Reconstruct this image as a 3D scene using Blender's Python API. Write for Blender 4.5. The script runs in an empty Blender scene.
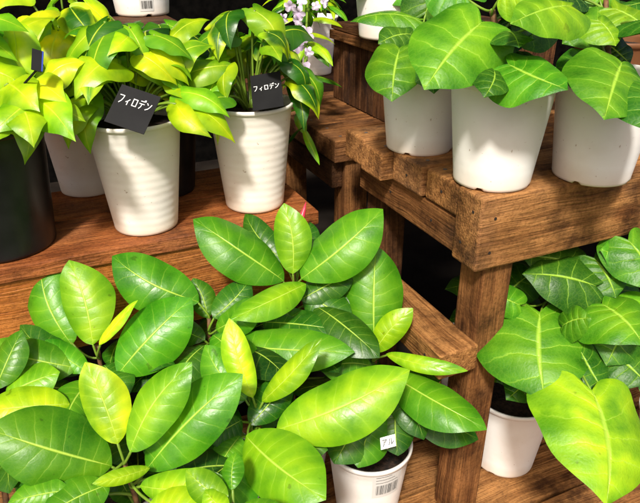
import bpy, math, random
from mathutils import Vector, Matrix
random.seed(7)
C = bpy.context.scene.collection
# ------------------------------------------------------------------ camera
PITCH, YAW, CAMZ, F = math.radians(27), math.radians(24.7), 0.80, 640.0
cd = bpy.data.cameras.new('camera'); cam = bpy.data.objects.new('camera', cd); C.objects.link(cam)
cam.location = (0, 0, CAMZ); cam.rotation_euler = (math.radians(90)-PITCH, 0, -YAW)
cd.sensor_width = 36; cd.lens = 36; cd.clip_start = 0.02; cd.clip_end = 200
bpy.context.scene.camera = cam
FW = Vector((math.sin(YAW), math.cos(YAW), 0)); RT = Vector((math.cos(YAW), -math.sin(YAW), 0)); UP = Vector((0, 0, 1))
VIEW = FW*math.cos(PITCH) - UP*math.sin(PITCH); CUP = FW*math.sin(PITCH) + UP*math.cos(PITCH)
def at(px, py, t):
    return Vector((0, 0, CAMZ)) + (VIEW + RT*((px-320)/F) + CUP*((251.5-py)/F))*t
def atz(px, py, z):
    d = VIEW + RT*((px-320)/F) + CUP*((251.5-py)/F)
    return Vector((0, 0, CAMZ)) + d*((z-CAMZ)/d.z)
def proj(P):
    d = P-Vector((0, 0, CAMZ)); t = d.dot(VIEW); return 320+F*d.dot(RT)/t, 251.5-F*d.dot(CUP)/t, t
# ------------------------------------------------------------------ materials
def newmat(name):
    m = bpy.data.materials.new(name); m.use_nodes = True
    nt = m.node_tree; nt.nodes.clear()
    out = nt.nodes.new('ShaderNodeOutputMaterial'); b = nt.nodes.new('ShaderNodeBsdfPrincipled')
    nt.links.new(b.outputs[0], out.inputs[0])
    return m, nt, b, out
def N(nt, typ, **kw):
    n = nt.nodes.new(typ)
    for k, v in kw.items(): setattr(n, k, v)
    return n
def math_(nt, op, a, b=None, c=None, clamp=False):
    n = nt.nodes.new('ShaderNodeMath'); n.operation = op; n.use_clamp = clamp
    for i, v in enumerate((a, b, c)):
        if v is None: continue
        if isinstance(v, (int, float)): n.inputs[i].default_value = v
        else: nt.links.new(v, n.inputs[i])
    return n.outputs[0]
def ramp(nt, fac, stops):
    r = nt.nodes.new('ShaderNodeValToRGB'); e = r.color_ramp.elements
    e[0].position = stops[0][0]; e[0].color = (*stops[0][1], 1)
    e[1].position = stops[-1][0]; e[1].color = (*stops[-1][1], 1)
    for p, c in stops[1:-1]:
        x = e.new(p); x.color = (*c, 1)
    nt.links.new(fac, r.inputs[0]); return r.outputs[0]
def mixc(nt, fac, a, b, mode='MIX'):
    n = nt.nodes.new('ShaderNodeMix'); n.data_type = 'RGBA'; n.blend_type = mode
    if isinstance(fac, (int, float)): n.inputs[0].default_value = fac
    else: nt.links.new(fac, n.inputs[0])
    for i, v in ((6, a), (7, b)):
        if isinstance(v, tuple): n.inputs[i].default_value = (*v, 1)
        else: nt.links.new(v, n.inputs[i])
    return n.outputs[2]
def bump(nt, b, h, strength, dist):
    n = nt.nodes.new('ShaderNodeBump'); n.inputs['Strength'].default_value = strength; n.inputs['Distance'].default_value = dist
    nt.links.new(h, n.inputs['Height']); nt.links.new(n.outputs[0], b.inputs['Normal']); return n

def wood(name, axis, light, mid, dark, seed=0.0, rough=.70, blots=.92):
    m, nt, b, out = newmat(name)
    tc = N(nt, 'ShaderNodeTexCoord'); mp = N(nt, 'ShaderNodeMapping')
    geo = N(nt, 'ShaderNodeNewGeometry'); 
    isl = N(nt, 'ShaderNodeVectorMath', operation='SCALE'); cmb = N(nt, 'ShaderNodeCombineXYZ')
    for i in range(3): nt.links.new(geo.outputs['Random Per Island'], cmb.inputs[i])
    nt.links.new(cmb.outputs[0], isl.inputs[0]); isl.inputs['Scale'].default_value = 7.3
    add = N(nt, 'ShaderNodeVectorMath', operation='ADD'); nt.links.new(tc.outputs['Object'], add.inputs[0]); nt.links.new(isl.outputs[0], add.inputs[1])
    P = add.outputs[0]
    sc = [150, 150, 150]; sc[axis] = 5.5
    mp.inputs['Scale'].default_value = sc; mp.inputs['Location'].default_value = (seed, seed*1.7, seed*.6)
    nt.links.new(P, mp.inputs[0])
    w = N(nt, 'ShaderNodeTexNoise'); w.inputs['Scale'].default_value = 6; nt.links.new(P, w.inputs[0])
    vm = N(nt, 'ShaderNodeVectorMath', operation='MULTIPLY_ADD'); nt.links.new(w.outputs['Color'], vm.inputs[0])
    wv = [3.0, 3.0, 3.0]; wv[axis] = .1; vm.inputs[1].default_value = wv; nt.links.new(mp.outputs[0], vm.inputs[2])
    n1 = N(nt, 'ShaderNodeTexNoise'); n1.inputs['Scale'].default_value = .55; n1.inputs['Detail'].default_value = 9; n1.inputs['Roughness'].default_value = .72
    nt.links.new(vm.outputs[0], n1.inputs[0])
    n2 = N(nt, 'ShaderNodeTexNoise'); n2.inputs['Scale'].default_value = 16; n2.inputs['Detail'].default_value = 8; n2.inputs['Roughness'].default_value = .66
    nt.links.new(P, n2.inputs[0])
    n3 = N(nt, 'ShaderNodeTexNoise'); n3.inputs['Scale'].default_value = 2.6; n3.inputs['Detail'].default_value = 4
    nt.links.new(vm.outputs[0], n3.inputs[0])
    n4 = N(nt, 'ShaderNodeTexNoise'); n4.inputs['Scale'].default_value = 260; n4.inputs['Detail'].default_value = 3; nt.links.new(P, n4.inputs[0])
    n5 = N(nt, 'ShaderNodeTexNoise'); n5.inputs['Scale'].default_value = 7; n5.inputs['Detail'].default_value = 6; nt.links.new(P, n5.inputs[0])
    col = ramp(nt, n1.outputs['Fac'], [(.22, dark), (.42, mid), (.60, light), (.82, tuple(min(1, c*1.2) for c in light))])
    fine = ramp(nt, n3.outputs['Fac'], [(.33, (.50, .45, .41)), (.50, (1, 1, 1))])
    col = mixc(nt, .7, col, fine, 'MULTIPLY')
    blot = ramp(nt, n2.outputs['Fac'], [(.36, (.24, .21, .19)), (.48, (.85, .85, .84)), (.68, (1.4, 1.4, 1.4))])
    col = mixc(nt, blots, col, blot, 'MULTIPLY')
    gr = ramp(nt, n5.outputs['Fac'], [(.50, (0, 0, 0)), (.68, (1, 1, 1))])
    col = mixc(nt, math_(nt, 'MULTIPLY', gr, .3*blots), col, tuple(c*.8+.02 for c in (mid[0], mid[0]*.55, mid[0]*.30)))
    spk = ramp(nt, n4.outputs['Fac'], [(.36, (.6, .56, .52)), (.5, (1, 1, 1))]); col = mixc(nt, .6, col, spk, 'MULTIPLY')
    pl = N(nt, 'ShaderNodeMapRange'); nt.links.new(geo.outputs['Random Per Island'], pl.inputs[0]); pl.inputs[3].default_value = .78; pl.inputs[4].default_value = 1.15
    hv = N(nt, 'ShaderNodeVectorMath', operation='SCALE'); nt.links.new(col, hv.inputs[0]); nt.links.new(pl.outputs[0], hv.inputs['Scale']); col = hv.outputs[0]
    vo = N(nt, 'ShaderNodeTexVoronoi'); vo.inputs['Scale'].default_value = 1.0
    mk = N(nt, 'ShaderNodeMapping'); s2 = [13, 13, 13]; s2[axis] = 7; mk.inputs['Scale'].default_value = s2; mk.inputs['Location'].default_value = (seed*.3, .4, seed)
    nt.links.new(P, mk.inputs[0]); nt.links.new(mk.outputs[0], vo.inputs[0])
    kn = ramp(nt, math_(nt, 'ADD', vo.outputs['Distance'], math_(nt, 'MULTIPLY', n2.outputs['Fac'], .06)), [(.09, (.10, .06, .05)), (.15, (.55, .43, .36)), (.24, (1, 1, 1))])
    col = mixc(nt, .85, col, kn, 'MULTIPLY')
    nt.links.new(col, b.inputs['Base Color']); b.inputs['Roughness'].default_value = rough; b.inputs['Specular IOR Level'].default_value = .22
    h = math_(nt, 'ADD', n1.outputs['Fac'], math_(nt, 'ADD', n3.outputs['Fac'], math_(nt, 'MULTIPLY', n4.outputs['Fac'], .4)))
    bump(nt, b, h, .85, .0024)
    return m
def wood_set(name, *a):
    return [wood(name+'_%s' % 'xyz'[i], i, *a) for i in range(3)]
WB = wood_set('bench_wood', (.47, .22, .072), (.25, .105, .031), (.06, .023, .009), 1.3)
WP = wood_set('darker_bench_wood', (.30, .13, .042), (.16, .062, .019), (.04, .015, .006), 2.7)
WS = wood_set('shelf_wood', (.47, .16, .045), (.27, .077, .02), (.085, .023, .007), 5.1, .6, .75)
WF = wood_set('smooth_board_wood', (.58, .21, .045), (.42, .13, .024), (.21, .053, .012), 3.3, .5, .35)
WD = wood_set('dark_wood', (.13, .055, .02), (.07, .026, .009), (.018, .007, .004), 9.4)

def leafmat(name, nv, veincol, veinstr, rough=.42, patt=0.0, trans=.25, latw=.05, bstr=.3, cells=.0, cellc=.8, midw=.04):
    m, nt, b, out = newmat(name)
    uv = N(nt, 'ShaderNodeUVMap'); sp = N(nt, 'ShaderNodeSeparateXYZ'); nt.links.new(uv.outputs[0], sp.inputs[0])
    s = math_(nt, 'ABSOLUTE', math_(nt, 'MULTIPLY_ADD', sp.outputs[0], 2.0, -1.0)); t = sp.outputs[1]
    at_ = N(nt, 'ShaderNodeAttribute', attribute_name='tint')
    tc = N(nt, 'ShaderNodeTexCoord')
    nz = N(nt, 'ShaderNodeTexNoise'); nz.inputs['Scale'].default_value = 24; nz.inputs['Detail'].default_value = 5; nt.links.new(tc.outputs['Object'], nz.inputs[0])
    nf = N(nt, 'ShaderNodeTexNoise'); nf.inputs['Scale'].default_value = 420; nf.inputs['Detail'].default_value = 3; nt.links.new(tc.outputs['Object'], nf.inputs[0])
    side = math_(nt, 'MULTIPLY', math_(nt, 'GREATER_THAN', sp.outputs[0], .5), .37)
    wob = math_(nt, 'ADD', math_(nt, 'MULTIPLY_ADD', nz.outputs['Fac'], 1.0, -.5), side)
    ph = math_(nt, 'ADD', math_(nt, 'MULTIPLY_ADD', t, nv, 0.3), wob)
    d = math_(nt, 'ABSOLUTE', math_(nt, 'SUBTRACT', math_(nt, 'FRACT', ph), .5))
    lat = math_(nt, 'SUBTRACT', 1.0, math_(nt, 'DIVIDE', d, latw), clamp=True)
    fade = math_(nt, 'SUBTRACT', 1.08, math_(nt, 'POWER', s, 1.6), clamp=True)
    lat = math_(nt, 'MULTIPLY', math_(nt, 'MULTIPLY', lat, fade), veinstr)
    mid = math_(nt, 'SUBTRACT', 1.35, math_(nt, 'DIVIDE', s, midw), clamp=True)
    vein = math_(nt, 'MAXIMUM', lat, math_(nt, 'MULTIPLY', mid, .85))
    vo = N(nt, 'ShaderNodeTexVoronoi', feature='DISTANCE_TO_EDGE'); vo.inputs['Scale'].default_value = 190; nt.links.new(tc.outputs['Object'], vo.inputs[0])
    net = math_(nt, 'MULTIPLY', math_(nt, 'SUBTRACT', 1.0, math_(nt, 'DIVIDE', vo.outputs['Distance'], .10), clamp=True), cells)
    base = at_.outputs['Color']
    var = ramp(nt, nz.outputs['Fac'], [(.32, (.42, .62, .6)), (.5, (1, 1, 1)), (.68, (1.55, 1.22, .9))])
    base = mixc(nt, .95, base, var, 'MULTIPLY')
    cell = ramp(nt, d, [(0, (1.25, 1.15, 1.05)), (.2, (1, 1, 1)), (.5, (.74, .83, .85))])
    base = mixc(nt, cellc, base, cell, 'MULTIPLY')
    rad = ramp(nt, s, [(0, (1.35, 1.15, 1.0)), (.5, (1, 1, 1)), (1, (.70, .84, .9))]); base = mixc(nt, .9, base, rad, 'MULTIPLY')
    col = mixc(nt, vein, base, veincol)
    col = mixc(nt, net, col, veincol)
    if patt > 0:
        sp_ = N(nt, 'ShaderNodeTexNoise'); sp_.inputs['Scale'].default_value = 90; nt.links.new(tc.outputs['Object'], sp_.inputs[0])
        sm = ramp(nt, sp_.outputs['Fac'], [(.25, (.5, .42, .25)), (.30, (1, 1, 1))]); col = mixc(nt, patt, col, sm, 'MULTIPLY')
    nt.links.new(col, b.inputs['Base Color'])
    rr = math_(nt, 'MULTIPLY_ADD', nz.outputs['Fac'], .3, rough-.14); nt.links.new(rr, b.inputs['Roughness'])
    b.inputs['Specular IOR Level'].default_value = .42
    hh = math_(nt, 'ADD', math_(nt, 'MULTIPLY', math_(nt, 'SQRT', d), math_(nt, 'MULTIPLY', fade, cellc*1.4)), math_(nt, 'MULTIPLY', nf.outputs['Fac'], .12))
    hh = math_(nt, 'ADD', hh, math_(nt, 'MULTIPLY', nz.outputs['Fac'], 1.9))
    hh = math_(nt, 'ADD', hh, math_(nt, 'MULTIPLY', math_(nt, 'MINIMUM', vo.outputs['Distance'], .3), cells*4))
    hh = math_(nt, 'SUBTRACT', hh, math_(nt, 'MULTIPLY', mid, .6))
    bump(nt, b, hh, bstr, .0024)
    tr = N(nt, 'ShaderNodeBsdfTranslucent'); tcol = mixc(nt, 1.0, col, (1.6, 1.5, .4), 'MULTIPLY'); nt.links.new(tcol, tr.inputs[0])
    mx = N(nt, 'ShaderNodeMixShader'); mx.inputs[0].default_value = trans
    nt.links.new(b.outputs[0], mx.inputs[1]); nt.links.new(tr.outputs[0], mx.inputs[2]); nt.links.new(mx.outputs[0], out.inputs[0])
    return m
M_FIC = leafmat('ficus_leaf', 9.0, (.52, .74, .09), .24, .34, .6, bstr=.36, cells=.03, cellc=.4, midw=.032, trans=.24)
M_HRT = leafmat('heart_leaf', 6.0, (.40, .66, .06), .62, .44, .5, latw=.036, bstr=.55, cells=.07, trans=.18, cellc=.9)
M_PHI = leafmat('philodendron_leaf', 8.0, (.58, .72, .04), .08, .34, .3, cellc=.15, bstr=.3)

def simple(name, col, rough=.5, noise=None, spec=.5, nscale=30, bumpd=0):
    m, nt, b, out = newmat(name)
    b.inputs['Roughness'].default_value = rough; b.inputs['Specular IOR Level'].default_value = spec
    tc = N(nt, 'ShaderNodeTexCoord'); nz = N(nt, 'ShaderNodeTexNoise'); nz.inputs['Scale'].default_value = nscale; nz.inputs['Detail'].default_value = 6
    nt.links.new(tc.outputs['Object'], nz.inputs[0])
    c2 = noise or tuple(c*.8 for c in col)
    c = ramp(nt, nz.outputs['Fac'], [(.35, c2), (.6, col)]); nt.links.new(c, b.inputs['Base Color'])
    if bumpd: bump(nt, b, nz.outputs['Fac'], .8, bumpd)
    return m
def potmat(name, rib, cols):
    m, nt, b, out = newmat(name)
    tc = N(nt, 'ShaderNodeTexCoord')
    nz = N(nt, 'ShaderNodeTexNoise'); nz.inputs['Scale'].default_value = 14; nz.inputs['Detail'].default_value = 7; nt.links.new(tc.outputs['Object'], nz.inputs[0])
    n2 = N(nt, 'ShaderNodeTexNoise'); n2.inputs['Scale'].default_value = 160; n2.inputs['Detail'].default_value = 3; nt.links.new(tc.outputs['Object'], n2.inputs[0])
    c = ramp(nt, nz.outputs['Fac'], [(.25, cols[0]), (.42, cols[1]), (.6, cols[2])])
    spk = ramp(nt, n2.outputs['Fac'], [(.25, (.42, .30, .2)), (.30, (1, 1, 1))]); c = mixc(nt, .7, c, spk, 'MULTIPLY')
    sp = N(nt, 'ShaderNodeSeparateXYZ'); nt.links.new(tc.outputs['Object'], sp.inputs[0])
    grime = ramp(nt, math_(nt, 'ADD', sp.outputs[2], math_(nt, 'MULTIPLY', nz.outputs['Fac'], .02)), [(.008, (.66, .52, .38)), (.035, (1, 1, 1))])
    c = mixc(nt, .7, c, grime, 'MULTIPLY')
    nt.links.new(c, b.inputs['Base Color']); b.inputs['Roughness'].default_value = .4
    wv = math_(nt, 'SINE', math_(nt, 'MULTIPLY_ADD', sp.outputs[2], 620, math_(nt, 'MULTIPLY', nz.outputs['Fac'], 5)))
    h = math_(nt, 'ADD', math_(nt, 'MULTIPLY', wv, rib), math_(nt, 'MULTIPLY', nz.outputs['Fac'], .9))
    bump(nt, b, h, .45, .002)
    return m
M_POTA = potmat('white_pot_ribbed', .09, [(.82, .74, .65), (.93, .87, .79), (.95, .91, .84)]); M_POTB = potmat('white_pot_smooth', .02, [(.85, .80, .74), (.94, .91, .87), (.95, .93, .90)])
M_BLK = simple('black_pot_plastic', (.010, .010, .011), .35, (.005, .005, .006))
M_CLAY = simple('brown_pot_plastic', (.22, .09, .035), .5)
M_SOIL = simple('potting_soil', (.04, .021, .012), .95, (.006, .004, .003), nscale=140, bumpd=.006)
M_STEM = simple('green_stem', (.20, .34, .03), .45, (.12, .20, .02))
M_BARK = simple('brown_stem', (.19, .09, .035), .7, (.07, .035, .015), nscale=120, bumpd=.001)
M_TAG = simple('black_tag_plastic', (.010, .010, .011), .6, (.007, .007, .008), spec=.15)
M_WHT = simple('white_print', (.88, .88, .86), .5, (.82, .82, .8))
M_GRY = simple('pale_grey_sticker', (.74, .74, .72), .5, (.68, .68, .66))
M_BLUE = simple('blue_tag_plastic', (.03, .06, .35), .5, spec=.2)
M_INK = simple('black_ink', (.03, .03, .03), .6)
M_PET = simple('lilac_petal', (.82, .73, .87), .5, (.70, .55, .79), nscale=60)
M_PINK = simple('red_leaf_sheath', (.75, .05, .10), .35, (.5, .03, .06))
M_STEEL = simple('dull_screw_steel', (.10, .08, .07), .5)
M_HOLE = simple('nail_hole_shade', (.02, .012, .008), .8)  # near-black colour paints the shade inside nail holes
M_VOID = simple('dark_void_backdrop', (.005, .0045, .004), .95, (.002, .002, .002), spec=0)  # darkness of the unlit background put into the colour
M_GND = simple('dark_floor', (.018, .014, .011), .95, (.008, .006, .005), spec=.05, nscale=6, bumpd=.002)

# ------------------------------------------------------------------ mesh helpers
class MB:
    def __init__(s): s.v = []; s.f = []; s.uv = {}; s.col = []
    def box(s, a, b):
        (x0, y0, z0), (x1, y1, z1) = a, b; k = len(s.v)
        s.v += [Vector(p) for p in ((x0,y0,z0),(x1,y0,z0),(x1,y1,z0),(x0,y1,z0),(x0,y0,z1),(x1,y0,z1),(x1,y1,z1),(x0,y1,z1))]
        for q in ((0,3,2,1),(4,5,6,7),(0,1,5,4),(1,2,6,5),(2,3,7,6),(3,0,4,7)): s.f.append(tuple(k+i for i in q))
    def tube(s, pts, radii, n=8):
        pts = [Vector(p) for p in pts]; k0 = len(s.v); u = None
        for i, p in enumerate(pts):
            d = (pts[min(i+1, len(pts)-1)]-pts[max(i-1, 0)]).normalized()
            if u is None: u = d.orthogonal().normalized()
            u = (u - d*u.dot(d)).normalized(); w = d.cross(u)
            for j in range(n):
                a = 2*math.pi*j/n; s.v.append(p + (u*math.cos(a)+w*math.sin(a))*radii[i])
        for i in range(len(pts)-1):
            for j in range(n):
                s.f.append((k0+i*n+j, k0+i*n+(j+1) % n, k0+(i+1)*n+(j+1) % n, k0+(i+1)*n+j))
        s.f.append(tuple(k0+j for j in reversed(range(n)))); s.f.append(tuple(k0+(len(pts)-1)*n+j for j in range(n)))
    def build(s, name, mat, parent=None, smooth=False, bevel=0):
        org = parent_world(parent)
        me = bpy.data.meshes.new(name); me.from_pydata([tuple(v-org) for v in s.v], [], s.f); me.update()
        o = bpy.data.objects.new(name, me); C.objects.link(o); me.materials.append(mat)
        if parent: o.parent = parent
        if smooth: me.polygons.foreach_set('use_smooth', [True]*len(me.polygons))
        if s.col:
            uvl = me.uv_layers.new(name='UVMap'); ca = me.color_attributes.new('tint', 'FLOAT_COLOR', 'POINT')
            for l in me.loops: uvl.data[l.index].uv = s.uv[l.vertex_index]
            for i, c in enumerate(s.col): ca.data[i].color = (*c, 1)
        if bevel:
            md = o.modifiers.new('bevel', 'BEVEL'); md.width = bevel; md.segments = 2; md.limit_method = 'ANGLE'
        return o
def parent_world(p):
    v = Vector((0, 0, 0))
    while p: v = v + p.location; p = p.parent
    return v
def thing(name, label, cat, loc=(0, 0, 0), group=None):
    o = bpy.data.objects.new(name, None); C.objects.link(o); o.location = loc; o.empty_display_size = .02
    o['label'] = label; o['category'] = cat
    if group: o['group'] = group
    return o
def cr(pts, t):
    x = t*(len(pts)-1); i = min(int(x), len(pts)-2); f = x-i
    p = [pts[max(i-1, 0)], pts[i], pts[i+1], pts[min(i+2, len(pts)-1)]]
    return [.5*((2*p[1][k])+(-p[0][k]+p[2][k])*f+(2*p[0][k]-5*p[1][k]+4*p[2][k]-p[3][k])*f*f+(-p[0][k]+3*p[1][k]-3*p[2][k]+p[3][k])*f**3) for k in (0, 1)]
PROF = {
 'ficus': ([(0, 0), (.085, .05), (.17, .15), (.235, .28), (.265, .42), (.268, .56), (.238, .70), (.18, .82), (.09, .925), (.02, .985), (0, 1.0)], 1.12, .268),
 'heart': ([(0, 0), (.12, -.14), (.28, -.19), (.43, -.12), (.52, .05), (.54, .26), (.51, .46), (.425, .64), (.295, .79), (.13, .91), (0, 1.0)], 1.3, .54),
 'philo': ([(0, 0), (.11, -.12), (.24, -.12), (.35, .0), (.40, .17), (.39, .35), (.335, .52), (.24, .69), (.13, .83), (.04, .94), (0, 1.0)], 1.25, .40),
 'lance': ([(0, 0), (.03, .06), (.06, .16), (.085, .3), (.09, .45), (.085, .6), (.065, .75), (.04, .88), (0, 1.0)], 1.05, .09),
}
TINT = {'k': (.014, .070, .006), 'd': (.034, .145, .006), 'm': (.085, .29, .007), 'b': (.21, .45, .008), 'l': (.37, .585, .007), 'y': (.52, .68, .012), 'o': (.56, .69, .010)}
def leaf(mb, B, T, width, nrm, tint, kind='ficus', arch=.07, fold=.12, rip=.02, droop=0., edge=None, curl=0.):
    prof, gp, mx = PROF[kind]; A = T-B; L = A.length; a = A/L
    n = (nrm - a*nrm.dot(a)).normalized(); x = a.cross(n)
    R, S = (24, 6) if width < .07 else (28, 8); k0 = len(mb.v); ph = random.random()*6.28; ph2 = random.random()*6.28
    c = TINT[tint] if isinstance(tint, str) else tint
    j = random.uniform(.8, 1.15); h = random.uniform(-.18, .15); c = (max(0, c[0]*j*(1+h)), c[1]*j, c[2]*j)
    bendside = random.uniform(-.07, .07); twist = random.uniform(-.3, .3); asym = random.uniform(-.07, .07)
    for r in range(R+1):
        t = r/R; m = cr(prof, t); g = t**gp
        for q in range(-S, S+1):
            s = q/S; sa = abs(s)
            px = m[0]*(width/(2*mx))*s*(1+asym*(1 if s > 0 else -1))
            py = (g + (m[1]-g)*sa)*L
            yy = py/L; ax = abs(px)
            z = arch*L*4*yy*(1-yy) + fold*math.sqrt(ax*ax+(.10*width)**2) - fold*.10*width - .9*px*px/width*(1+fold) + twist*px*yy
            sg = 1.7 if q > 0 else 0
            z += rip*width*sa*sa*(math.sin(2.6*2*math.pi*t + ph + sg)*1.4+math.sin(4.7*2*math.pi*t+ph2+sg*2)*.45)*math.sin(math.pi*min(1, t+.08))
            z -= droop*L*yy*yy
            px += (bendside+curl)*L*math.sin(math.pi*max(0, min(1, yy)))
            mb.v.append(B + a*py + x*px + n*z)
            mb.uv[len(mb.v)-1] = ((s+1)/2, t)
            cc = c
            if edge is not None:
                e = max(0, min(1, (sa-.45+.25*math.sin(9*t+ph2))*2.2)); cc = tuple(c[i]*(1-e)+edge[i]*e for i in range(3))
            mb.col.append(cc)
    W = 2*S+1
    for r in range(R):
        for q in range(W-1):
            i = k0+r*W+q; mb.f.append((i, i+1, i+W+1, i+W))
def bez(a, c, b, n=7): return [a*(1-t)**2+c*2*t*(1-t)+b*t*t for t in [i/n for i in range(n+1)]]

# ------------------------------------------------------------------ pots
def pot(root, style='B', mat=None, H=None, Rt=None, Rb=None, name='pot', rot=0.0):
    base = parent_world(root)
    H = H or (.148 if style == 'A' else .120); Rt = Rt or .0585; Rb = Rb or (.041 if style == 'A' else .043)
    mat = mat or (M_POTA if style == 'A' else M_POTB)
    n = 72; mb = MB()
    def r_at(z): return Rb + (Rt-.002-Rb)*(z/H)
    lip = .007 if style == 'B' else .005
    prof = [(Rb-.006, .004), (Rb-.003, 0), (Rb, .0015), (r_at(.0045)+.0002, .0045), (r_at(.0055), .0055)]
    for k in range(1, 6): z = .006+(H-lip-.008)*k/5; prof.append((r_at(z), z))
    prof += [(r_at(H-lip)+.0004, H-lip-.001), (Rt, H-lip), (Rt+.0004, H-.0015), (Rt-.0006, H), (Rt-.003, H-.0006), (Rt-.0045, H-.006), (Rt-.006, H-.03)]
    for (r, z) in prof:
        for j in range(n):
            a = 2*math.pi*j/n + rot; zz = z
            if style == 'B' and z < .003 and (j % 18) in (0, 1): zz = .0042
            mb.v.append(base + Vector((r*math.cos(a), r*math.sin(a), zz)))
    for i in range(len(prof)-1):
        for j in range(n): mb.f.append((i*n+j, i*n+(j+1) % n, (i+1)*n+(j+1) % n, (i+1)*n+j))
    mb.f.append(tuple(reversed(range(n))))
    p = mb.build(name, mat, root, smooth=True)
    sb = MB(); ns = 28; zs = H-.013
    sb.v.append(base+Vector((0, 0, zs+.004)))
    for rr in (.35, .7, 1.0):
        for j in range(ns):
            a = 2*math.pi*j/ns; R_ = (Rt-.0052)*rr
            sb.v.append(base+Vector((R_*math.cos(a), R_*math.sin(a), zs+random.uniform(-.002, .004)*(1 if rr < 1 else .2))))
    for j in range(ns): sb.f.append((0, 1+j, 1+(j+1) % ns))
    for q in range(2):
        for j in range(ns): sb.f.append((1+q*ns+j, 1+(q+1)*ns+j, 1+(q+1)*ns+(j+1) % ns, 1+q*ns+(j+1) % ns))
    sb.build('soil', M_SOIL, root, smooth=True)
    return p, H, Rt, Rb
def patch(mb, base, H, Rt, Rb, a0, a1, z0, z1, off=.0004, n=8):
    k = len(mb.v)
    for i in range(n+1):
        a = a0+(a1-a0)*i/n
        for z in (z0, z1):
            r = Rb+(Rt-.002-Rb)*(z/H)+off; mb.v.append(base+Vector((r*math.cos(a), r*math.sin(a), z)))
    for i in range(n): mb.f.append((k+2*i, k+2*i+2, k+2*i+3, k+2*i+1))
CAMANG = math.atan2(-FW.y, -FW.x)
def sticker(potobj, base, H, Rt, Rb, ac, zc, wa, hz, bars=True, lines=3):
    mb = MB(); patch(mb, base, H, Rt, Rb, ac-wa/2, ac+wa/2, zc-hz/2, zc+hz/2); st = mb.build('price_sticker', M_GRY, potobj)
    mk = MB(); rnd = random.Random(3)
    if bars:
        a = ac-wa*.38
        while a < ac+wa*.38:
            w = rnd.choice((.005, .008, .013)); patch(mk, base, H, Rt, Rb, a, a+w, zc-hz*.36, zc+hz*.04, .0009, 1); a += w+rnd.choice((.010, .014, .020))
    for q in range(lines):
        z = zc+hz*(.38-.12*q); patch(mk, base, H, Rt, Rb, ac-wa*.4, ac+wa*(.1+.12*q), z-.0004, z+.0004, .0009, 4)
    mk.build('printed_barcode', M_INK, st)

GLYPH = {
 'フ': [[(.1, .85), (.85, .85), (.8, .58), (.62, .28), (.3, .04)]],
 'ィ': [[(.78, .62), (.52, .42), (.2, .28)], [(.52, .44), (.52, .0)]],
 'ロ': [[(.15, .8), (.85, .8), (.85, .1), (.15, .1), (.15, .84)]],
 'デ': [[(.18, .86), (.66, .86)], [(.05, .58), (.92, .58)], [(.5, .58), (.45, .27), (.22, .04)], [(.78, 1.0), (.84, .84)], [(.93, 1.04), (.99, .88)]],
 'ン': [[(.1, .82), (.36, .64)], [(.1, .1), (.5, .25), (.75, .48), (.92, .76)]],
 'ア': [[(.1, .86), (.9, .86), (.6, .52)], [(.47, .7), (.43, .35), (.2, .05)]],
 'ル': [[(.3, .85), (.28, .4), (.06, .08)], [(.58, .9), (.58, .1), (.97, .45)]],
}
def tagboard(parent, name, TL, TR, BL, mat, text='', th=.3, label=None, ink=None, ty=.42, soil=None, sw=.06, x0=.06, xw=.86):
    ex = (TR-TL); ey = (BL-TL); n = ex.cross(ey).normalized()
    if n.dot(Vector((0, 0, CAMZ))-TL) < 0: n = -n
    mb = MB()
    for off in (0, -.0009):
        for p in (TL, TR, TR+ey, BL): mb.v.append(p+n*off)
    mb.f += [(0, 1, 2, 3), (7, 6, 5, 4), (0, 4, 5, 1), (1, 5, 6, 2), (2, 6, 7, 3), (3, 7, 4, 0)]
    o = mb.build(name, mat, parent)
    if label: o['label'] = label
    if soil is not None:
        a = (BL+TR+ey)/2-ey*.1-n*.0022; sk = MB(); sk.tube([a, a*.5+soil*.5, soil], [.0012]*3, 8); sk.build('stake', mat, o)
    if text:
        W = ex.length; Hh = ey.length; u = ex/W; v = ey/Hh; cw = W*xw/len(text); ch = Hh*th
        lm = MB()
        for i, c in enumerate(text):
            for st in GLYPH[c]:
                for (xa, y0), (xb, y1) in zip(st, st[1:]):
                    P = lambda x, y: TL + u*(W*x0+cw*(i+.08+.82*x)) + v*(Hh*ty+ch*(.5-y)) + n*.0007
                    a, b = P(xa, y0), P(xb, y1); d = (b-a).normalized(); s = d.cross(n)*cw*sw; a = a-d*cw*.03; b = b+d*cw*.03
                    k = len(lm.v); lm.v += [a-s, a+s, b+s, b-s]; lm.f.append((k, k+1, k+2, k+3))
        lm.build('lettering', ink or M_WHT, o)
    return o

# ------------------------------------------------------------------ the setting
mb = MB(); mb.v += [Vector(p) for p in ((-40, -40, 0), (40, -40, 0), (40, 40, 0), (-40, 40, 0))]; mb.f.append((0, 1, 2, 3))
g = mb.build('floor', M_GND); g['kind'] = 'structure'
mb = MB(); mb.box((-3, 2.3, 0), (6, 2.4, 3)); g = mb.build('dark_backdrop', M_VOID); g['kind'] = 'structure'  # added near-black backdrop, stands in for the dark void behind the benches

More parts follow.
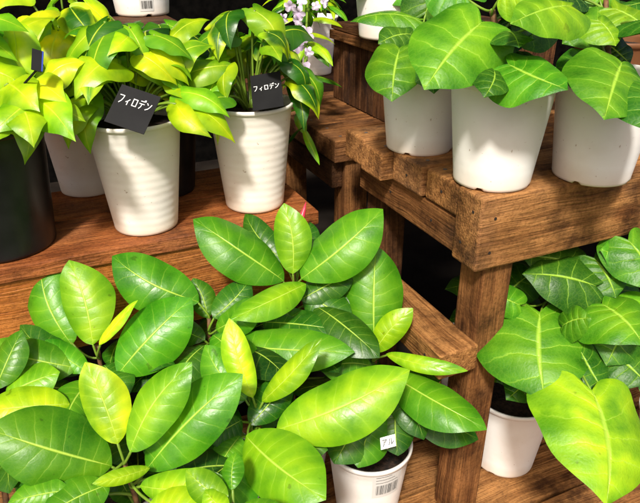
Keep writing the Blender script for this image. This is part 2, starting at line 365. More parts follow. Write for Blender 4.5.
ZL, ZB, Z2, ZF = .442, .538, .50, .025
def planks(mb, x0, x1, y0, y1, z0, z1, n, gap=.003):
    w = (y1-y0)/n
    for i in range(n):
        dz = random.uniform(-.0008, .0008); mb.box((x0, y0+i*w+gap/2, z0+dz), (x1, y0+(i+1)*w-gap/2, z1+dz))
def screws(root, pts, nrm=UP, mat=None, r=.0026, name='screw'):
    for p in pts:
        m = MB(); p = Vector(p); m.tube([p-nrm*.003, p+nrm*.0005], [r, r], 12); m.build(name, mat or M_STEEL, root)
r = thing('display_shelf', 'low reddish brown wooden shelf holding the lime-leaved pots on the left', 'shelf', (-.1, .85, 0))
mb = MB(); planks(mb, -.62, .345, .752, .99, ZL-.020, ZL, 2); mb.build('shelf_top', WS[0], r, bevel=.002)
mb = MB(); mb.box((-.62, .758, ZL-.135), (.340, .776, ZL-.0215)); mb.build('front_board', WF[0], r, bevel=.0015)
mb = MB(); mb.box((.322, .777, ZL-.115), (.340, .985, ZL-.0215)); mb.build('side_board', WD[1], r, bevel=.0015)
for x in (-.58, .275):
    for y in (.78, .94):
        mb = MB(); mb.box((x, y, .0), (x+.04, y+.04, ZL-.024)); mb.build('leg', WD[2], r, bevel=.0015)
r = thing('rear_stand', 'dark raised wooden stand behind the lime-leaved plants', 'stand', (.0, 1.1, 0))
mb = MB(); mb.box((-.35, 1.0, .645), (.24, 1.15, .667)); mb.build('stand_top', WD[0], r, bevel=.0015)
for x in (-.33, .2):
    mb = MB(); mb.box((x, 1.05, 0), (x+.035, 1.085, .644)); mb.build('leg', WD[2], r)
r = thing('back_shelf', 'dark low shelf at the back under the lilac-flowered plant', 'shelf', (.65, 1.55, 0))
mb = MB(); mb.box((.25, 1.38, .42), (1.0, 1.68, .442)); mb.build('shelf_top', WD[0], r, bevel=.0015)
for x in (.28, .9):
    mb = MB(); mb.box((x, 1.5, 0), (x+.035, 1.535, .419)); mb.build('leg', WD[2], r)
BX, BY = .425, .505
r = thing('plant_bench', 'weathered brown bench carrying three white pots of heart-leaved plants', 'bench', (.7, .65, 0))
mb = MB(); mb.box((BX, BY, ZB-.090), (1.45, BY+.046, ZB)); mb.build('front_beam', WB[0], r, bevel=.003)
mb = MB()
mb.box((BX+.003, BY+.0475, ZB-.040), (1.45, BY+.114, ZB-.0012)); mb.box((BX-.002, BY+.1165, ZB-.040), (1.45, BY+.186, ZB-.0004))
mb.box((BX-.018, BY+.189, ZB-.042), (1.45, BY+.245, ZB-.003)); mb.box((BX-.012, BY+.248, ZB-.042), (1.45, BY+.305, ZB-.001))
mb.build('top_planks', WB[0], r, bevel=.003)
mb = MB(); mb.box((BX+.006, BY+.0475, ZB-.088), (BX+.026, BY+.29, ZB-.0435)); mb.build('side_board', WP[1], r, bevel=.002)
for (x, y) in ((BX+.022, BY+.010), (BX+.022, BY+.25), (1.38, BY+.010), (1.38, BY+.25)):
    mb = MB(); mb.box((x, y, ZF), (x+.044, y+.044, ZB-.0915)); mb.build('leg', WP[2] if y < .6 else WD[2], r, bevel=.003)
mb = MB(); mb.box((BX-.036, BY-.002, .308), (BX+.020, BY+.27, .345)); mb.build('stretcher', WB[1], r, bevel=.003)
screws(r, [(BX+.02, BY+.023, ZB), (BX+.02, BY+.065, ZB-.0012), (BX+.02, BY+.10, ZB-.0012), (BX+.018, BY+.135, ZB-.0004), (BX+.018, BY+.17, ZB-.0004), (BX+.004, BY+.215, ZB-.003), (BX+.006, BY+.275, ZB-.001)])
screws(r, [(BX, BY+.014, ZB-.02), (BX, BY+.031, ZB-.064), (BX+.003, BY+.08, ZB-.02), (BX-.002, BY+.15, ZB-.022), (BX+.006, BY+.10, ZB-.066), (BX+.006, BY+.2, ZB-.064), (BX-.036, BY+.03, .326)], Vector((-1, 0, 0)), M_HOLE, .0019, 'nail_hole')  # small dark cylinders added as nail holes, their shade is in the colour
screws(r, [(BX+.02, BY, ZB-.026), (BX+.018, BY, ZB-.068), (BX+.32, BY, ZB-.03)], Vector((0, -1, 0)), M_HOLE, .0019, 'nail_hole')
r = thing('rear_bench', 'dark brown bench behind the paler one, carrying a slatted crate', 'bench', (.7, 1.05, 0))
mb = MB(); mb.box((.425, .868, Z2-.036), (1.45, .965, Z2)); mb.box((.418, .969, Z2-.036), (1.45, 1.07, Z2-.001)); mb.box((.427, 1.074, Z2-.036), (1.45, 1.18, Z2))
mb.build('top_planks', WP[0], r, bevel=.002)
mb = MB(); mb.box((.429, .885, Z2-.085), (.447, 1.17, Z2-.037)); mb.build('side_board', WD[1], r, bevel=.0015)
for (x, y) in ((.448, .875), (.448, 1.13), (1.38, .875)):
    mb = MB(); mb.box((x, y, 0), (x+.042, y+.042, Z2-.037)); mb.build('leg', WP[2], r, bevel=.002)
screws(r, [(.445, .89, Z2), (.445, .94, Z2), (.443, 1.0, Z2-.001), (.445, 1.1, Z2)])
r = thing('wooden_crate', 'dark brown slatted wooden crate turned over on the rear bench', 'crate', (.7, 1.0, Z2))
mb = MB(); x0, x1, y0, y1 = .548, .86, .885, 1.13
for i in range(11):
    y = y0+i*.0225; mb.box((x0, y, Z2+.001), (x0+.012, y+.0195, Z2+.128))
mb.build('side_slats', WD[2], r, bevel=.001)
mb = MB()
for i in range(13):
    x = x0+.013+i*.0235; mb.box((x, y0, Z2+.001), (x+.0205, y0+.012, Z2+.128))
mb.build('front_slats', WD[2], r, bevel=.001)
mb = MB(); mb.box((x0-.004, y0-.004, Z2+.1285), (x1, y1+.004, Z2+.140)); mb.build('crate_top', WD[1], r, bevel=.0015)
mb = MB(); mb.box((x0-.009, y0+.0, Z2+.112), (x0-.0005, y1, Z2+.1275)); mb.build('rail', WP[1], r, bevel=.001)
r = thing('floor_platform', 'low wooden plank platform near the floor under the benches', 'platform', (.3, .6, 0))
mb = MB(); planks(mb, -.5, 1.5, .12, .86, .004, ZF-.0005, 8, .006); mb.build('platform_planks', WB[0], r, bevel=.0015)

# ------------------------------------------------------------------ plants
def nhint(a=.75, b=.55, side=0., back=0.): return (-VIEW*a + UP*b + RT*side - FW*back).normalized()
def blocked(pts, boxes):
    for P in pts:
        x, y, t = proj(P)
        for (x0, y0, x1, y1, tt) in boxes:
            if x0 < x < x1 and y0 < y < y1 and t < tt: return True
    return False
AVF = [(326, 446, 414, 510, .92), (236, 425, 336, 520, .66)]
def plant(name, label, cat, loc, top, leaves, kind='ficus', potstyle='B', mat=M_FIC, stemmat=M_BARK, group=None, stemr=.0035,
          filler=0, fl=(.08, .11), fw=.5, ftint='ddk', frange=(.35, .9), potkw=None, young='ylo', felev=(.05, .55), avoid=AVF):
    loc = Vector(loc); r = thing(name, label, cat, loc, group)
    p, H, Rt, Rb = pot(r, potstyle, rot=random.random(), **(potkw or {}))
    base = loc+Vector((0, 0, H-.014)); mid = (base+top)/2+Vector((random.uniform(-.006, .006), random.uniform(-.006, .006), 0))
    sp = bez(base, mid+Vector((0, 0, .01)), top, 12)
    st = MB(); st.tube(sp, [stemr*(1.15-.45*i/12) for i in range(13)], 10)
    fo = MB(); yo = MB(); pe = MB()
    def petiole(B, a, rad=.0014):
        best = min(range(len(sp)), key=lambda i: (sp[i]-(B-Vector((0, 0, .02)))).length)
        A = sp[best]; c = A*.45+B*.55+Vector((0, 0, -.006))+a*(-.01)
        pe.tube(bez(A, c, B+a*.004, 7), [rad*1.3]+[rad]*6+[rad*.8], 6)
    for lf in leaves:
        bx, by, bt, tx, ty, tt, wp, tint = lf[:8]; op = dict(lf[8]) if len(lf) > 8 else {}
        B = at(bx, by, bt); T = at(tx, ty, tt); w = wp*(bt+tt)/2/F
        nn = op.pop('n', None); nn = nhint(*nn) if nn else nhint(.8, .5, random.uniform(-.3, .3))
        pet = op.pop('pet', True); own = op.pop('kind', kind)
        leaf(yo if (isinstance(tint, str) and tint in young) else fo, B, T, w, nn, tint, own, **op)
        if pet: petiole(B, (T-B).normalized())
    made = tries = 0
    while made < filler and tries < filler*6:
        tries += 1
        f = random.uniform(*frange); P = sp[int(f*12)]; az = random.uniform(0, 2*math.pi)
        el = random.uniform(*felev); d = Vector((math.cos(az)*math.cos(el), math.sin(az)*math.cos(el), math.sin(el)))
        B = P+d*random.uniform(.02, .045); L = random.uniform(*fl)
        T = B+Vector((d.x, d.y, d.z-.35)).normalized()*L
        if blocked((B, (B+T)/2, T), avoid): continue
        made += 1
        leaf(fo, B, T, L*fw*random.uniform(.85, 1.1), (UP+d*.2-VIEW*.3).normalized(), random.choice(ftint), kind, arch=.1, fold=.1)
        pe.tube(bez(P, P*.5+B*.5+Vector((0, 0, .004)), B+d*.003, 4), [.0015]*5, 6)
    st.build('stem', stemmat, r, smooth=True)
    if pe.v: pe.build('leaf_stalks', M_STEM, r, smooth=True)
    if fo.v: fo.build('foliage', mat, r, smooth=True)
    if yo.v: yo.build('young_foliage', mat, r, smooth=True)
    return r, p, (H, Rt, Rb)
G = 'ficus plants in front of the left shelf'
def onfloor(X, Y, z=ZF): return (X, Y, z)
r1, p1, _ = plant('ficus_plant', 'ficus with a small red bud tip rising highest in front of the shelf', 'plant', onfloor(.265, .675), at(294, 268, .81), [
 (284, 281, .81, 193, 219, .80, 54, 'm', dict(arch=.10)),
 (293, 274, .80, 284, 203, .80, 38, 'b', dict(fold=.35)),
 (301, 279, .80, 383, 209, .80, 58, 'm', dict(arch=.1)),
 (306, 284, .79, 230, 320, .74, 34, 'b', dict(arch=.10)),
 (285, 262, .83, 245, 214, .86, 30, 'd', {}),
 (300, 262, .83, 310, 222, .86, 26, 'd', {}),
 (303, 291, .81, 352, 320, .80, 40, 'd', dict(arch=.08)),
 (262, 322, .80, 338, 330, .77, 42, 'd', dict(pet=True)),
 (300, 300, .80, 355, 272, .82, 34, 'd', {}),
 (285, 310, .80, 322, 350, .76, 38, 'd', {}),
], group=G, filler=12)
mb = MB(); a = at(294, 236, .825); b = at(306, 202, .825); mb.tube(bez(a, (a+b)/2+RT*.003, b, 5), [.002, .0036, .0044, .0038, .0022, .0003], 10); mb.build('red_bud', M_PINK, r1, smooth=True)
plant('ficus_plant', 'ficus whose big leaf lies leftward against the shelf front board', 'plant', onfloor(.145, .66), at(209, 318, .79), [
 (199, 302, .78, 112, 256, .78, 54, 'm', dict(arch=.1)),
 (208, 318, .79, 193, 278, .80, 26, 'd', {}),
 (213, 318, .78, 250, 280, .80, 34, 'd', {}),
 (216, 330, .78, 262, 300, .76, 34, 'm', {}),
 (213, 335, .77, 252, 388, .72, 44, 'm', {}),
 (228, 345, .77, 355, 352, .74, 46, 'm', dict(arch=.06)),
 (205, 340, .78, 168, 318, .80, 28, 'd', {}),
 (205, 345, .77, 172, 392, .73, 40, 'd', {}),
], group=G, filler=12)
plant('ficus_plant', 'ficus at left with two broad upright leaves beside a thin yellow new one', 'plant', onfloor(.02, .675), at(97, 345, .76), [
 (93, 345, .75, 69, 260, .76, 50, 'b', dict(arch=.06, fold=.25)),
 (72, 345, .77, 40, 256, .79, 48, 'm', {}),
 (118, 374, .73, 192, 298, .75, 62, 'm', dict(arch=.08, fold=.2)),
 (99, 345, .74, 138, 300, .73, 15, 'y', dict(fold=.6)),
 (78, 368, .73, -18, 346, .72, 46, 'm', {}),
 (88, 372, .73, 45, 340, .74, 26, 'm', {}),
 (92, 380, .72, 62, 430, .66, 48, 'm', {}),
 (104, 365, .74, 128, 398, .71, 36, 'd', {}),
 (86, 372, .75, 20, 325, .78, 36, 'd', {}),
], group=G, filler=12)
plant('ficus_plant', 'ficus cut off by the left edge of the photo, beside the front black pot', 'plant', onfloor(-.115, .60), at(-10, 400, .70), [
 (5, 395, .69, 60, 372, .70, 42, 'b', {}),
 (70, 404, .68, -20, 412, .66, 50, 'l', dict(arch=.1)),
 (-5, 390, .69, 22, 330, .71, 36, 'm', {}),
 (20, 430, .66, -30, 445, .64, 40, 'm', {}),
], group=G, filler=10)
plant('ficus_plant', 'ficus in the middle with two slim yellow-green new leaves standing up', 'plant', onfloor(.165, .525), at(256, 404, .70), [
 (253, 398, .69, 229, 318, .70, 29, 'l', dict(fold=.4)),
 (262, 402, .69, 322, 338, .68, 28, 'l', dict(fold=.4)),
 (276, 430, .68, 410, 370, .68, 66, 'b', dict(arch=.07, n=(.8, .55, -.1))),
 (246, 436, .66, 326, 500, .59, 70, 'b', dict(arch=.09)),
 (246, 400, .70, 205, 345, .72, 38, 'm', {}),
 (250, 425, .69, 290, 372, .72, 36, 'd', {}),
 (246, 455, .66, 222, 520, .60, 46, 'm', {}),
 (242, 420, .70, 205, 440, .68, 34, 'd', {}),
 (262, 440, .69, 328, 450, .68, 38, 'd', {}),
 (240, 436, .69, 216, 474, .66, 34, 'm', {}),
], group=G, filler=16, frange=(.2, .9))
vl = dict(edge=(.50, .66, .012), fold=.35)
plant('ficus_plant', 'ficus at front left with yellow-edged new leaf and broad dark lower leaves', 'plant', onfloor(.03, .50), at(124, 462, .62), [
 (118, 444, .61, 85, 362, .62, 46, 'b', vl),
 (130, 452, .60, 192, 362, .61, 50, 'b', dict(arch=.05, fold=.25)),
 (112, 466, .61, -14, 428, .58, 78, 'm', dict(arch=.1)),
 (146, 470, .62, 243, 374, .63, 64, 'm', dict(arch=.07)),
 (150, 468, .60, 92, 484, .57, 16, 'l', dict(fold=.4)),
 (140, 486, .60, 226, 478, .58, 36, 'b', {}),
 (110, 484, .59, 40, 520, .56, 44, 'm', {}),
 (150, 503, .58, 215, 520, .56, 40, 'l', {}),
 (105, 470, .61, 62, 425, .64, 42, 'd', {}),
 (70, 490, .58, 8, 503, .57, 36, 'm', {}),
], group=G, filler=14)
r5, p5, d5 = plant('ficus_plant', 'ficus in a white pot beside the bench post, barcode sticker on its pot', 'plant', onfloor(.345, .585), at(376, 352, .82), [
 (374, 345, .81, 376, 245, .82, 58, 'm', dict(arch=.06, fold=.2)),
 (374, 352, .80, 413, 308, .79, 28, 'l', dict(fold=.25)),
 (386, 354, .80, 468, 371, .76, 17, 'b', dict(arch=.14, fold=.7)),
 (392, 376, .79, 487, 430, .72, 50, 'm', dict(arch=.12)),
 (395, 372, .80, 440, 410, .78, 40, 'd', {}),
 (394, 384, .79, 424, 440, .76, 36, 'd', dict(arch=.12)),
 (372, 366, .80, 320, 370, .78, 36, 'm', {}),
 (366, 372, .80, 330, 428, .76, 44, 'd', {}),
 (362, 412, .77, 334, 464, .755, 50, 'd', dict(n=(1, .3, -.1), arch=.03)),
 (376, 408, .775, 358, 468, .755, 50, 'm', dict(n=(1, .3), arch=.03)),
 (396, 404, .78, 398, 456, .765, 42, 'd', dict(n=(1, .3, .1), arch=.03)),
 (374, 390, .83, 356, 436, .81, 44, 'd', {}),
 (388, 398, .83, 384, 436, .81, 40, 'd', {}),
 (372, 376, .82, 345, 325, .84, 34, 'd', {}),
], group=G, filler=8, frange=(.4, .8), potkw=dict(H=.135, Rt=.060))
H, Rt, Rb = d5; b5 = Vector((.345, .585, ZF))
sticker(p5, b5, H, Rt, Rb, CAMANG+.42, H*.77, .80, .048)
tagboard(r5, 'name_tag', at(380, 438, .745), at(395, 434, .745), at(381, 450, .74), M_WHT, 'アル', .62, 'white card tag with dark lettering', M_INK, ty=.5, soil=b5+Vector((.01, -.02, H-.012)))
plant('ficus_plant', 'small ficus at the bottom edge between the two front plants', 'plant', onfloor(.145, .395), at(232, 505, .56), [
 (232, 490, .57, 236, 452, .59, 22, 'm', {}), (228, 500, .56, 186, 470, .57, 32, 'b', {}), (240, 508, .56, 290, 518, .54, 30, 'm', {}), (228, 512, .55, 205, 490, .56, 26, 'l', {})],
 group=G, filler=3, frange=(.4, .8), fl=(.05, .07), avoid=[(236, 400, 340, 540, 2)])

# ---- philodendrons.  keep leaves off tags and the far pot: px0, py0, px1, py1, nearer than t
AV = [(94, 80, 170, 122, .77), (234, 66, 290, 116, .93), (112, -12, 178, 20, 3), (26, 42, 48, 74, .68)]
def philo(label, loc, style='A', n=34, leaves=(), group='lime-leaved philodendrons on the left shelf', spread=.078, hi=.11, tints='lllyobbm', potkw=None, name='philodendron_plant', ln=(.045, .080), up=0., vari=.3, wd=(.54, .74), fo_=(.0, .35)):
    loc = Vector(loc); r = thing(name, label, 'plant', loc, group)
    p, H, Rt, Rb = pot(r, style, **(potkw or {})); base = loc+Vector((0, 0, H-.012))
    fo = MB(); pe = MB()
    for i in range(n):
        u = (i+.5)/n
        for _ in range(14):
            az = i*2.39996+random.uniform(-.5, .5); rr = spread*math.sqrt(u)*random.uniform(.6, 1.15)
            hz = hi*(1-.75*u)*random.uniform(.5, 1.2)+.012
            o = Vector((math.cos(az), math.sin(az), 0)); B = base+o*rr+Vector((0, 0, hz)); L = random.uniform(*ln)
            tw = random.uniform(-.9, .9); o2 = Vector((math.cos(az+tw), math.sin(az+tw), 0))
            T = B+(o2+Vector((0, 0, random.uniform(-1.5, .1)-.4*u+up))).normalized()*L
            if not blocked((B, B*.7+T*.3, B*.35+T*.65, T), AV): break
        else: continue
        ed = TINT[random.choice('yol')] if random.random() < vari else None
        nr = (UP+o*.45-VIEW*.55+Vector([random.uniform(-.3, .3) for _ in range(3)])).normalized()
        leaf(fo, B, T, L*random.uniform(*wd), nr, random.choice(tints), 'philo', arch=random.uniform(.10, .22), fold=random.uniform(*fo_), rip=.05, droop=random.uniform(.05, .25), edge=ed, curl=random.uniform(-.07, .07))
        pe.tube(bez(base+o*.008, base+o*rr*.45+Vector((0, 0, hz*.9)), B+o2*.003, 6), [.0014]*7, 6)
    for lf in leaves:
        bx, by, bt, tx, ty, tt, wp, tint = lf[:8]; op = dict(lf[8]) if len(lf) > 8 else {}
        B = at(bx, by, bt); T = at(tx, ty, tt); nn = op.pop('n', None); nn = nhint(*nn) if nn else nhint(.7, .6, random.uniform(-.3, .3))
        if random.random() < vari: op.setdefault('edge', TINT[random.choice('yl')])
        leaf(fo, B, T, wp*(bt+tt)/2/F, nn, tint, op.pop('kind', 'philo'), **({'fold': random.uniform(0, .25), 'rip': .05, 'arch': .15, 'curl': random.uniform(-.06, .06), **op}))
        pe.tube(bez(base, base*.5+B*.5+Vector((0, 0, .02)), B, 6), [.0015]*7, 6)
    pe.build('leaf_stalks', M_STEM, r, smooth=True); fo.build('foliage', M_PHI, r, smooth=True)
    return r, p, (H, Rt, Rb)
P1 = atz(147, 224, ZL); P2 = atz(255, 203, ZL); P0 = atz(6, 243, ZL); P3 = atz(90, 188, ZL)
q1, pp1, dd1 = philo('lime philodendron in the nearest ribbed white pot, black name tag leaning left', P1, tints='llbbbmmd', potkw=dict(Rt=.0605), n=54, leaves=[
 (142, 72, .77, 78, 72, .75, 30, 'o'), (150, 60, .78, 108, 22, .79, 34, 'l'), (168, 70, .76, 214, 46, .77, 36, 'b'), (180, 92, .75, 230, 118, .75, 30, 'b'),
 (125, 62, .78, 70, 34, .78, 30, 'l'), (185, 75, .78, 236, 66, .79, 32, 'b'), (92, 104, .75, 80, 134, .72, 22, 'm'), (176, 104, .74, 212, 138, .73, 26, 'l'),
 (150, 58, .78, 186, 80, .77, 34, 'm'), (136, 50, .78, 158, 76, .77, 32, 'b'), (170, 40, .80, 210, 20, .82, 32, 'l')])
q2, pp2, dd2 = philo('philodendron in the ribbed white pot nearest the benches, black tag upright', P2, leaves=[
 (248, 66, .88, 220, 38, .90, 32, 'l'), (268, 68, .89, 292, 36, .90, 28, 'm'), (222, 88, .87, 206, 122, .85, 24, 'b'), (294, 84, .86, 304, 132, .85, 20, 'd'),
 (226, 74, .88, 190, 72, .88, 26, 'b'), (262, 56, .9, 250, 14, .92, 28, 'b')], tints='lbbmmdd', n=44, ln=(.04, .07))
q0, pp0, dd0 = philo('bright lime philodendron in the glossy black pot at the left edge', P0, style='A', potkw=dict(mat=M_BLK, H=.155, Rt=.073, Rb=.060), leaves=[
 (44, 92, .68, -10, 136, .63, 54, 'l', dict(fold=.1)), (34, 100, .67, 76, 142, .64, 48, 'l'), (46, 80, .69, 86, 62, .70, 34, 'o'), (18, 70, .70, 8, 18, .72, 38, 'l'), (5, 60, .70, 56, 18, .74, 36, 'l'),
 (20, 104, .66, 34, 148, .63, 46, 'l'), (15, 80, .68, -20, 70, .68, 42, 'l'), (28, 84, .68, 68, 104, .65, 44, 'o'), (10, 108, .66, -6, 146, .63, 44, 'l'), (52, 104, .67, 86, 122, .66, 32, 'b'), (8, 84, .67, 40, 112, .64, 46, 'l')], n=56, tints='llbolbm', ln=(.05, .08), vari=.2, wd=(.6, .8), fo_=(0, .25))
philo('philodendron in a white pot half hidden behind the black one', P3, style='A', n=44, hi=.15, tints='llyobmd')
S4 = atz(143, 14, .667)
q4, pp4, d4 = philo('philodendron on the raised stand, white pot with a barcode sticker', S4, style='B', n=12, group='philodendrons on the raised stand', up=1.2)
sticker(pp4, Vector(S4), *d4, CAMANG+.42, .024, .50, .030)
philo('philodendron far left on the raised stand, its leaves above the black pot', (-.19, 1.07, .667), style='B', n=40, group='philodendrons on the raised stand', spread=.1, tints='llobbm')
philo('dark-leaved philodendron behind the two ribbed white pots', (.17, .925, ZL), style='A', potkw=dict(mat=M_BLK), n=34, tints='dkmmbd', hi=.13, group='lime-leaved philodendrons on the left shelf', spread=.09)
tagboard(q1, 'name_tag', at(122, 84, .715), at(161, 97, .715), at(104, 121, .70), M_TAG, 'フィロデン', .24, 'black tag with white lettering', ty=.34, soil=P1+Vector((0, 0, .135)), xw=.86, x0=.06)
tagboard(q2, 'name_tag', at(250, 76, .825), at(280, 71, .825), at(253, 111, .80), M_TAG, 'フィロデン', .16, 'black tag with white lettering', ty=.40, soil=P2+Vector((.0, -.03, .135)), xw=.88)
tg = tagboard(q0, 'name_tag', at(32, 48, .64), at(42, 51, .64), at(31, 69, .63), M_TAG, soil=P0+Vector((.0, 0, .142)))
tagboard(tg, 'blue_edge', at(42.2, 51, .64), at(43.6, 51.5, .64), at(41.2, 71, .63), M_BLUE)

r = thing('flowering_plant', 'tall leafy plant with pale lilac flowers in a white pot at the back', 'plant', atz(316, 73, .442))
pf, H, Rt, Rb = pot(r, 'A'); base = r.location+Vector((0, 0, H-.014))
st = MB(); fo = MB(); fl = MB()
def flower(c, n, R, rnd):
    u = n.orthogonal().normalized(); w = n.cross(u); a0 = rnd.uniform(0, 6)
    for k in range(5):
        a = k*1.2566+a0; d = u*math.cos(a)+w*math.sin(a); s = n.cross(d); k0 = len(fl.v); b = rnd.uniform(-.25, .3)
        for (q, h, z) in ((0, .06, 0), (.35, .28, .18), (.7, .42, .16+b*.5), (1.0, .2, b)):
            fl.v += [c+d*R*q-s*R*h+n*R*z, c+d*R*q+n*R*(z-.08), c+d*R*q+s*R*h+n*R*z]
        for i in range(3):
            for j in (0, 1): b_ = k0+i*3+j; fl.f.append((b_, b_+1, b_+4, b_+3))
rnd = random.Random(11)
for (tx, ty, tt, k) in ((296, -6, 1.2, .08), (314, -12, 1.25, .1), (288, 6, 1.18, .1), (328, 6, 1.3, .08), (303, 128, .95, .34), (299, 110, 1.0, .32), (293, 80, 1.02, .28), (306, 76, 1.05, .26)):
    T = at(tx, ty, tt); pts = bez(base, (base+T)/2+Vector((0, 0, k)), T, 12); st.tube(pts, [.0020]*13, 6)
    for i in range(3, 13):
        for sd in (-1, 1):
            az = rnd.uniform(0, 6.28); d = Vector((math.cos(az), math.sin(az), rnd.uniform(-1.4, -.1))).normalized()
            leaf(fo, pts[i], pts[i]+d*rnd.uniform(.04, .075), rnd.uniform(.012, .02), (UP-VIEW*.5).normalized(), rnd.choice(('d', 'm', 'b', 'l')), 'lance', arch=.12, fold=.3)
for (x, y, t) in ((290, 6, 1.08), (302, 0, 1.06), (298, 20, 1.05), (316, 6, 1.08), (306, 34, 1.0), (284, 18, 1.06), (324, 2, 1.12), (298, 46, .98), (309, 52, 1.0), (293, 62, .97), (304, 68, .98), (299, 12, 1.04), (300, 80, .96)):
    flower(at(x, y, t), (-VIEW*.7+RT*rnd.uniform(-.9, .9)+CUP*rnd.uniform(-1.1, .4)).normalized(), rnd.uniform(.008, .014), rnd)
st.build('stem', M_STEM, r, smooth=True); fo.build('foliage', M_PHI, r, smooth=True); fl.build('flowers', M_PET, r, smooth=True)

# ---- heart-leaved plants
GU = 'heart-leaved plants on the bench'
U1 = atz(491, 180, ZB); U2 = atz(590, 175, ZB); U3 = atz(419, 147, ZB-.001)
h = dict(rip=.025, fold=.0)
ru1, pu1, du1 = plant('heart_leaf_plant', 'heart-leaved plant in the white pot nearest the bench corner, largest round leaf', 'plant', U1, at(492, 10, .66), [
 (482, 22, .63, 424, 90, .60, 98, 'm', dict(n=(1, .3, -.05), arch=.05, **h)),
 (508, 64, .62, 568, 90, .58, 76, 'm', dict(n=(1, .35), arch=.06, **h)),
 (494, 70, .62, 484, 98, .59, 40, 'd', dict(n=(.9, .5), arch=.10, **h)),
 (572, 6, .62, 510, 24, .58, 60, 'b', dict(n=(.8, .6), **h)),
 (474, 62, .66, 450, 88, .63, 40, 'd', dict(**h)),
 (470, 0, .68, 425, -20, .70, 60, 'm', dict(**h)),
 (500, -5, .64, 540, -30, .62, 60, 'b', dict(**h)),
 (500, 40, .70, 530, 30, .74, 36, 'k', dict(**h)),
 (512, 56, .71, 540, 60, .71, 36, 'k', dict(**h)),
], kind='heart', mat=M_HRT, group=GU, filler=5, fl=(.045, .06), fw=1.0, ftint='dkk', stemr=.0045)
plant('heart_leaf_plant', 'heart-leaved plant in the rightmost white pot on the bench', 'plant', U2, at(606, 0, .72), [
 (622, 62, .62, 604, 120, .57, 92, 'm', dict(n=(1, .35, .1), arch=.06, **h)),
 (606, 16, .70, 562, 44, .70, 46, 'm', dict(n=(.8, .6), **h)),
 (612, 8, .70, 652, 34, .68, 66, 'b', dict(n=(.8, .6), **h)),
 (600, 0, .72, 585, -40, .74, 60, 'm', dict(**h)),
 (642, 84, .60, 660, 136, .56, 62, 'd', dict(n=(1, .4), **h)),
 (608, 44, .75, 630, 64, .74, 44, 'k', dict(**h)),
 (588, 56, .69, 570, 88, .67, 44, 'd', dict(n=(1, .3), **h)),
 (598, 20, .66, 616, 46, .65, 44, 'b', dict(n=(.7, .7), **h)),
], kind='heart', mat=M_HRT, group=GU, filler=6, fl=(.045, .065), fw=1.0, ftint='dkk', stemr=.004)
plant('heart_leaf_plant', 'heart-leaved plant in the white pot at the bench back left', 'plant', U3, at(420, 30, .86), [
 (400, 48, .74, 392, 102, .71, 62, 'm', dict(n=(.95, .4, -.2), **h)),
 (426, 44, .75, 434, 94, .71, 56, 'd', dict(n=(1, .3), **h)),
 (420, 20, .84, 350, 22, .84, 40, 'm', dict(n=(.6, .8), **h)),
 (425, 15, .84, 440, -30, .84, 50, 'd', dict(**h)),
 (412, 34, .82, 378, 44, .80, 38, 'd', dict(**h)),
], kind='heart', mat=M_HRT, group=GU, filler=7, fl=(.045, .065), fw=1.0, ftint='dkm')
U4 = (.79, .695, ZB-.001)
plant('heart_leaf_plant', 'heart-leaved plant in a brown pot behind the two front bench pots', 'plant', U4, at(560, -5, .92), [
 (560, 10, .90, 596, 34, .86, 44, 'm', dict(**h)), (555, 8, .9, 524, 28, .88, 44, 'd', dict(**h)), (560, 0, .9, 560, -30, .92, 50, 'd', dict(**h))],
 kind='heart', mat=M_HRT, group=GU, filler=6, fl=(.045, .065), fw=1.0, ftint='dkk', potkw=dict(mat=M_CLAY))
U5 = atz(386, 37, Z2+.140)
plant('heart_leaf_plant', 'plant in the white pot standing on top of the slatted crate', 'plant', U5, at(386, -60, 1.0), [
 (386, -30, .98, 430, 10, .95, 50, 'm', dict(**h)), (380, -40, .98, 340, 0, .96, 40, 'm', dict(**h))], kind='heart', mat=M_HRT, filler=6, fl=(.05, .075), fw=1.0, ftint='dkm')
GL = 'heart-leaved plants below the bench'
L1 = (.598, .585, ZF)
hb = dict(rip=.025, fold=.02)
plant('heart_leaf_plant', 'heart-leaved plant under the bench front, huge bright leaf hanging forward', 'plant', L1, at(548, 300, .86), [
 (540, 312, .80, 545, 402, .74, 118, 'm', dict(n=(1, .3, -.1), arch=.06, **hb)),
 (592, 390, .73, 606, 506, .66, 126, 'b', dict(n=(1, .3, .05), arch=.06, **hb)),
 (596, 286, .80, 522, 274, .80, 62, 'd', dict(n=(.9, .5), **hb)),
 (578, 264, .82, 520, 256, .82, 54, 'd', dict(n=(.9, .5), **hb)),
 (528, 276, .86, 500, 300, .85, 44, 'd', dict(n=(.9, .5), **hb)),
 (562, 326, .78, 592, 318, .75, 36, 'm', dict(**hb)),
 (520, 305, .80, 490, 290, .80, 34, 'm', dict(**hb)),
 (602, 304, .79, 644, 346, .74, 84, 'm', dict(n=(.9, .5), **hb)),
 (594, 258, .82, 616, 298, .80, 60, 'd', dict(n=(.9, .5), **hb)),
 (580, 350, .78, 604, 392, .76, 62, 'd', dict(**hb)),
 (604, 348, .80, 648, 385, .77, 70, 'd', dict(n=(.9, .5), **hb)),
 (536, 368, .84, 506, 400, .82, 44, 'd', dict(n=(.95, .5, -.2), **hb)),
 (552, 370, .82, 534, 406, .80, 46, 'm', dict(n=(.95, .5), **hb)),
 (520, 368, .86, 496, 382, .85, 34, 'd', dict(n=(.95, .5), **hb)),
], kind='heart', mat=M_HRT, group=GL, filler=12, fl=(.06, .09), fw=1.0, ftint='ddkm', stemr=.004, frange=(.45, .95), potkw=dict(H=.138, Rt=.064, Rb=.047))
q = at(682, 410, .97); L2 = (q.x, q.y, ZF)
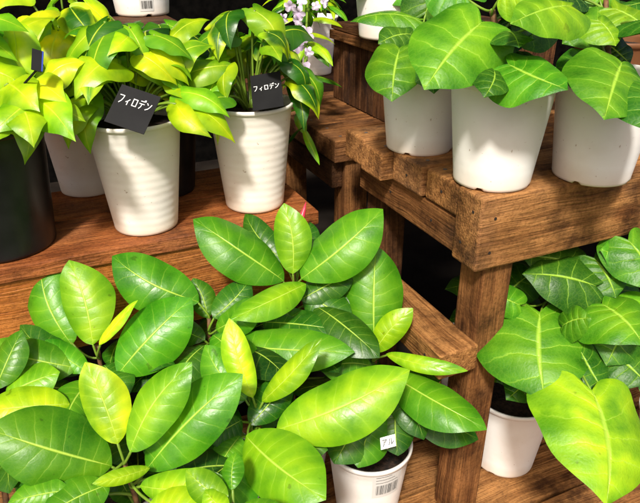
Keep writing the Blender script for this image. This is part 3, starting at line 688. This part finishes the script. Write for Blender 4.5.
plant('heart_leaf_plant', 'heart-leaved plant at the right edge under the bench', 'plant', L2, at(650, 290, .88), [
 (640, 262, .82, 600, 250, .80, 50, 'm', dict(**hb)), (628, 240, .8, 655, 292, .78, 66, 'm', dict(n=(.9, .5), **hb)), (636, 315, .8, 606, 366, .78, 66, 'd', dict(n=(.9, .5), **hb)), (620, 300, .84, 590, 260, .86, 56, 'd', dict(**hb)),
 (650, 300, .80, 655, 352, .77, 60, 'm', dict(n=(.9, .5), **hb)), (655, 345, .82, 640, 392, .80, 50, 'd', dict(n=(.9, .5), **hb))],
 kind='heart', mat=M_HRT, group=GL, filler=10, fl=(.06, .09), fw=1.0, ftint='ddmm', frange=(.6, 1), avoid=[(625, 385, 700, 430, 2)])
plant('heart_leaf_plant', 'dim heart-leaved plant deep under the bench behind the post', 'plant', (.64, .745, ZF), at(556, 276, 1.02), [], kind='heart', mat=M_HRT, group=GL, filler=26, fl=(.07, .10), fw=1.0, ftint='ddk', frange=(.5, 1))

# ------------------------------------------------------------------ light
trav = (FW*.70 + RT*.14 - UP*.82).normalized(); sd = -trav
el = math.asin(sd.z); azr = math.atan2(sd.x, sd.y)
w = bpy.data.worlds.new("World"); bpy.context.scene.world = w; w.use_nodes = True; nt = w.node_tree
sky = nt.nodes.new('ShaderNodeTexSky'); sky.sky_type = 'NISHITA'; sky.sun_disc = False; sky.sun_elevation = el; sky.sun_rotation = azr
sky.air_density = .6; sky.dust_density = 4.0; sky.ozone_density = .5
wm = mixc(nt, 1.0, sky.outputs[0], (1.08, 1.0, .88), 'MULTIPLY')
bg = nt.nodes['Background']; nt.links.new(wm, bg.inputs[0]); bg.inputs[1].default_value = .14
ld = bpy.data.lights.new('sun', 'SUN'); ld.energy = 5.0; ld.angle = math.radians(6); ld.color = (1, .955, .87)
lo = bpy.data.objects.new('sun', ld); C.objects.link(lo); lo.rotation_euler = trav.to_track_quat('-Z', 'Y').to_euler()
vs = bpy.context.scene.view_settings; vs.view_transform = 'Standard'; vs.look = 'None'; vs.exposure = 0
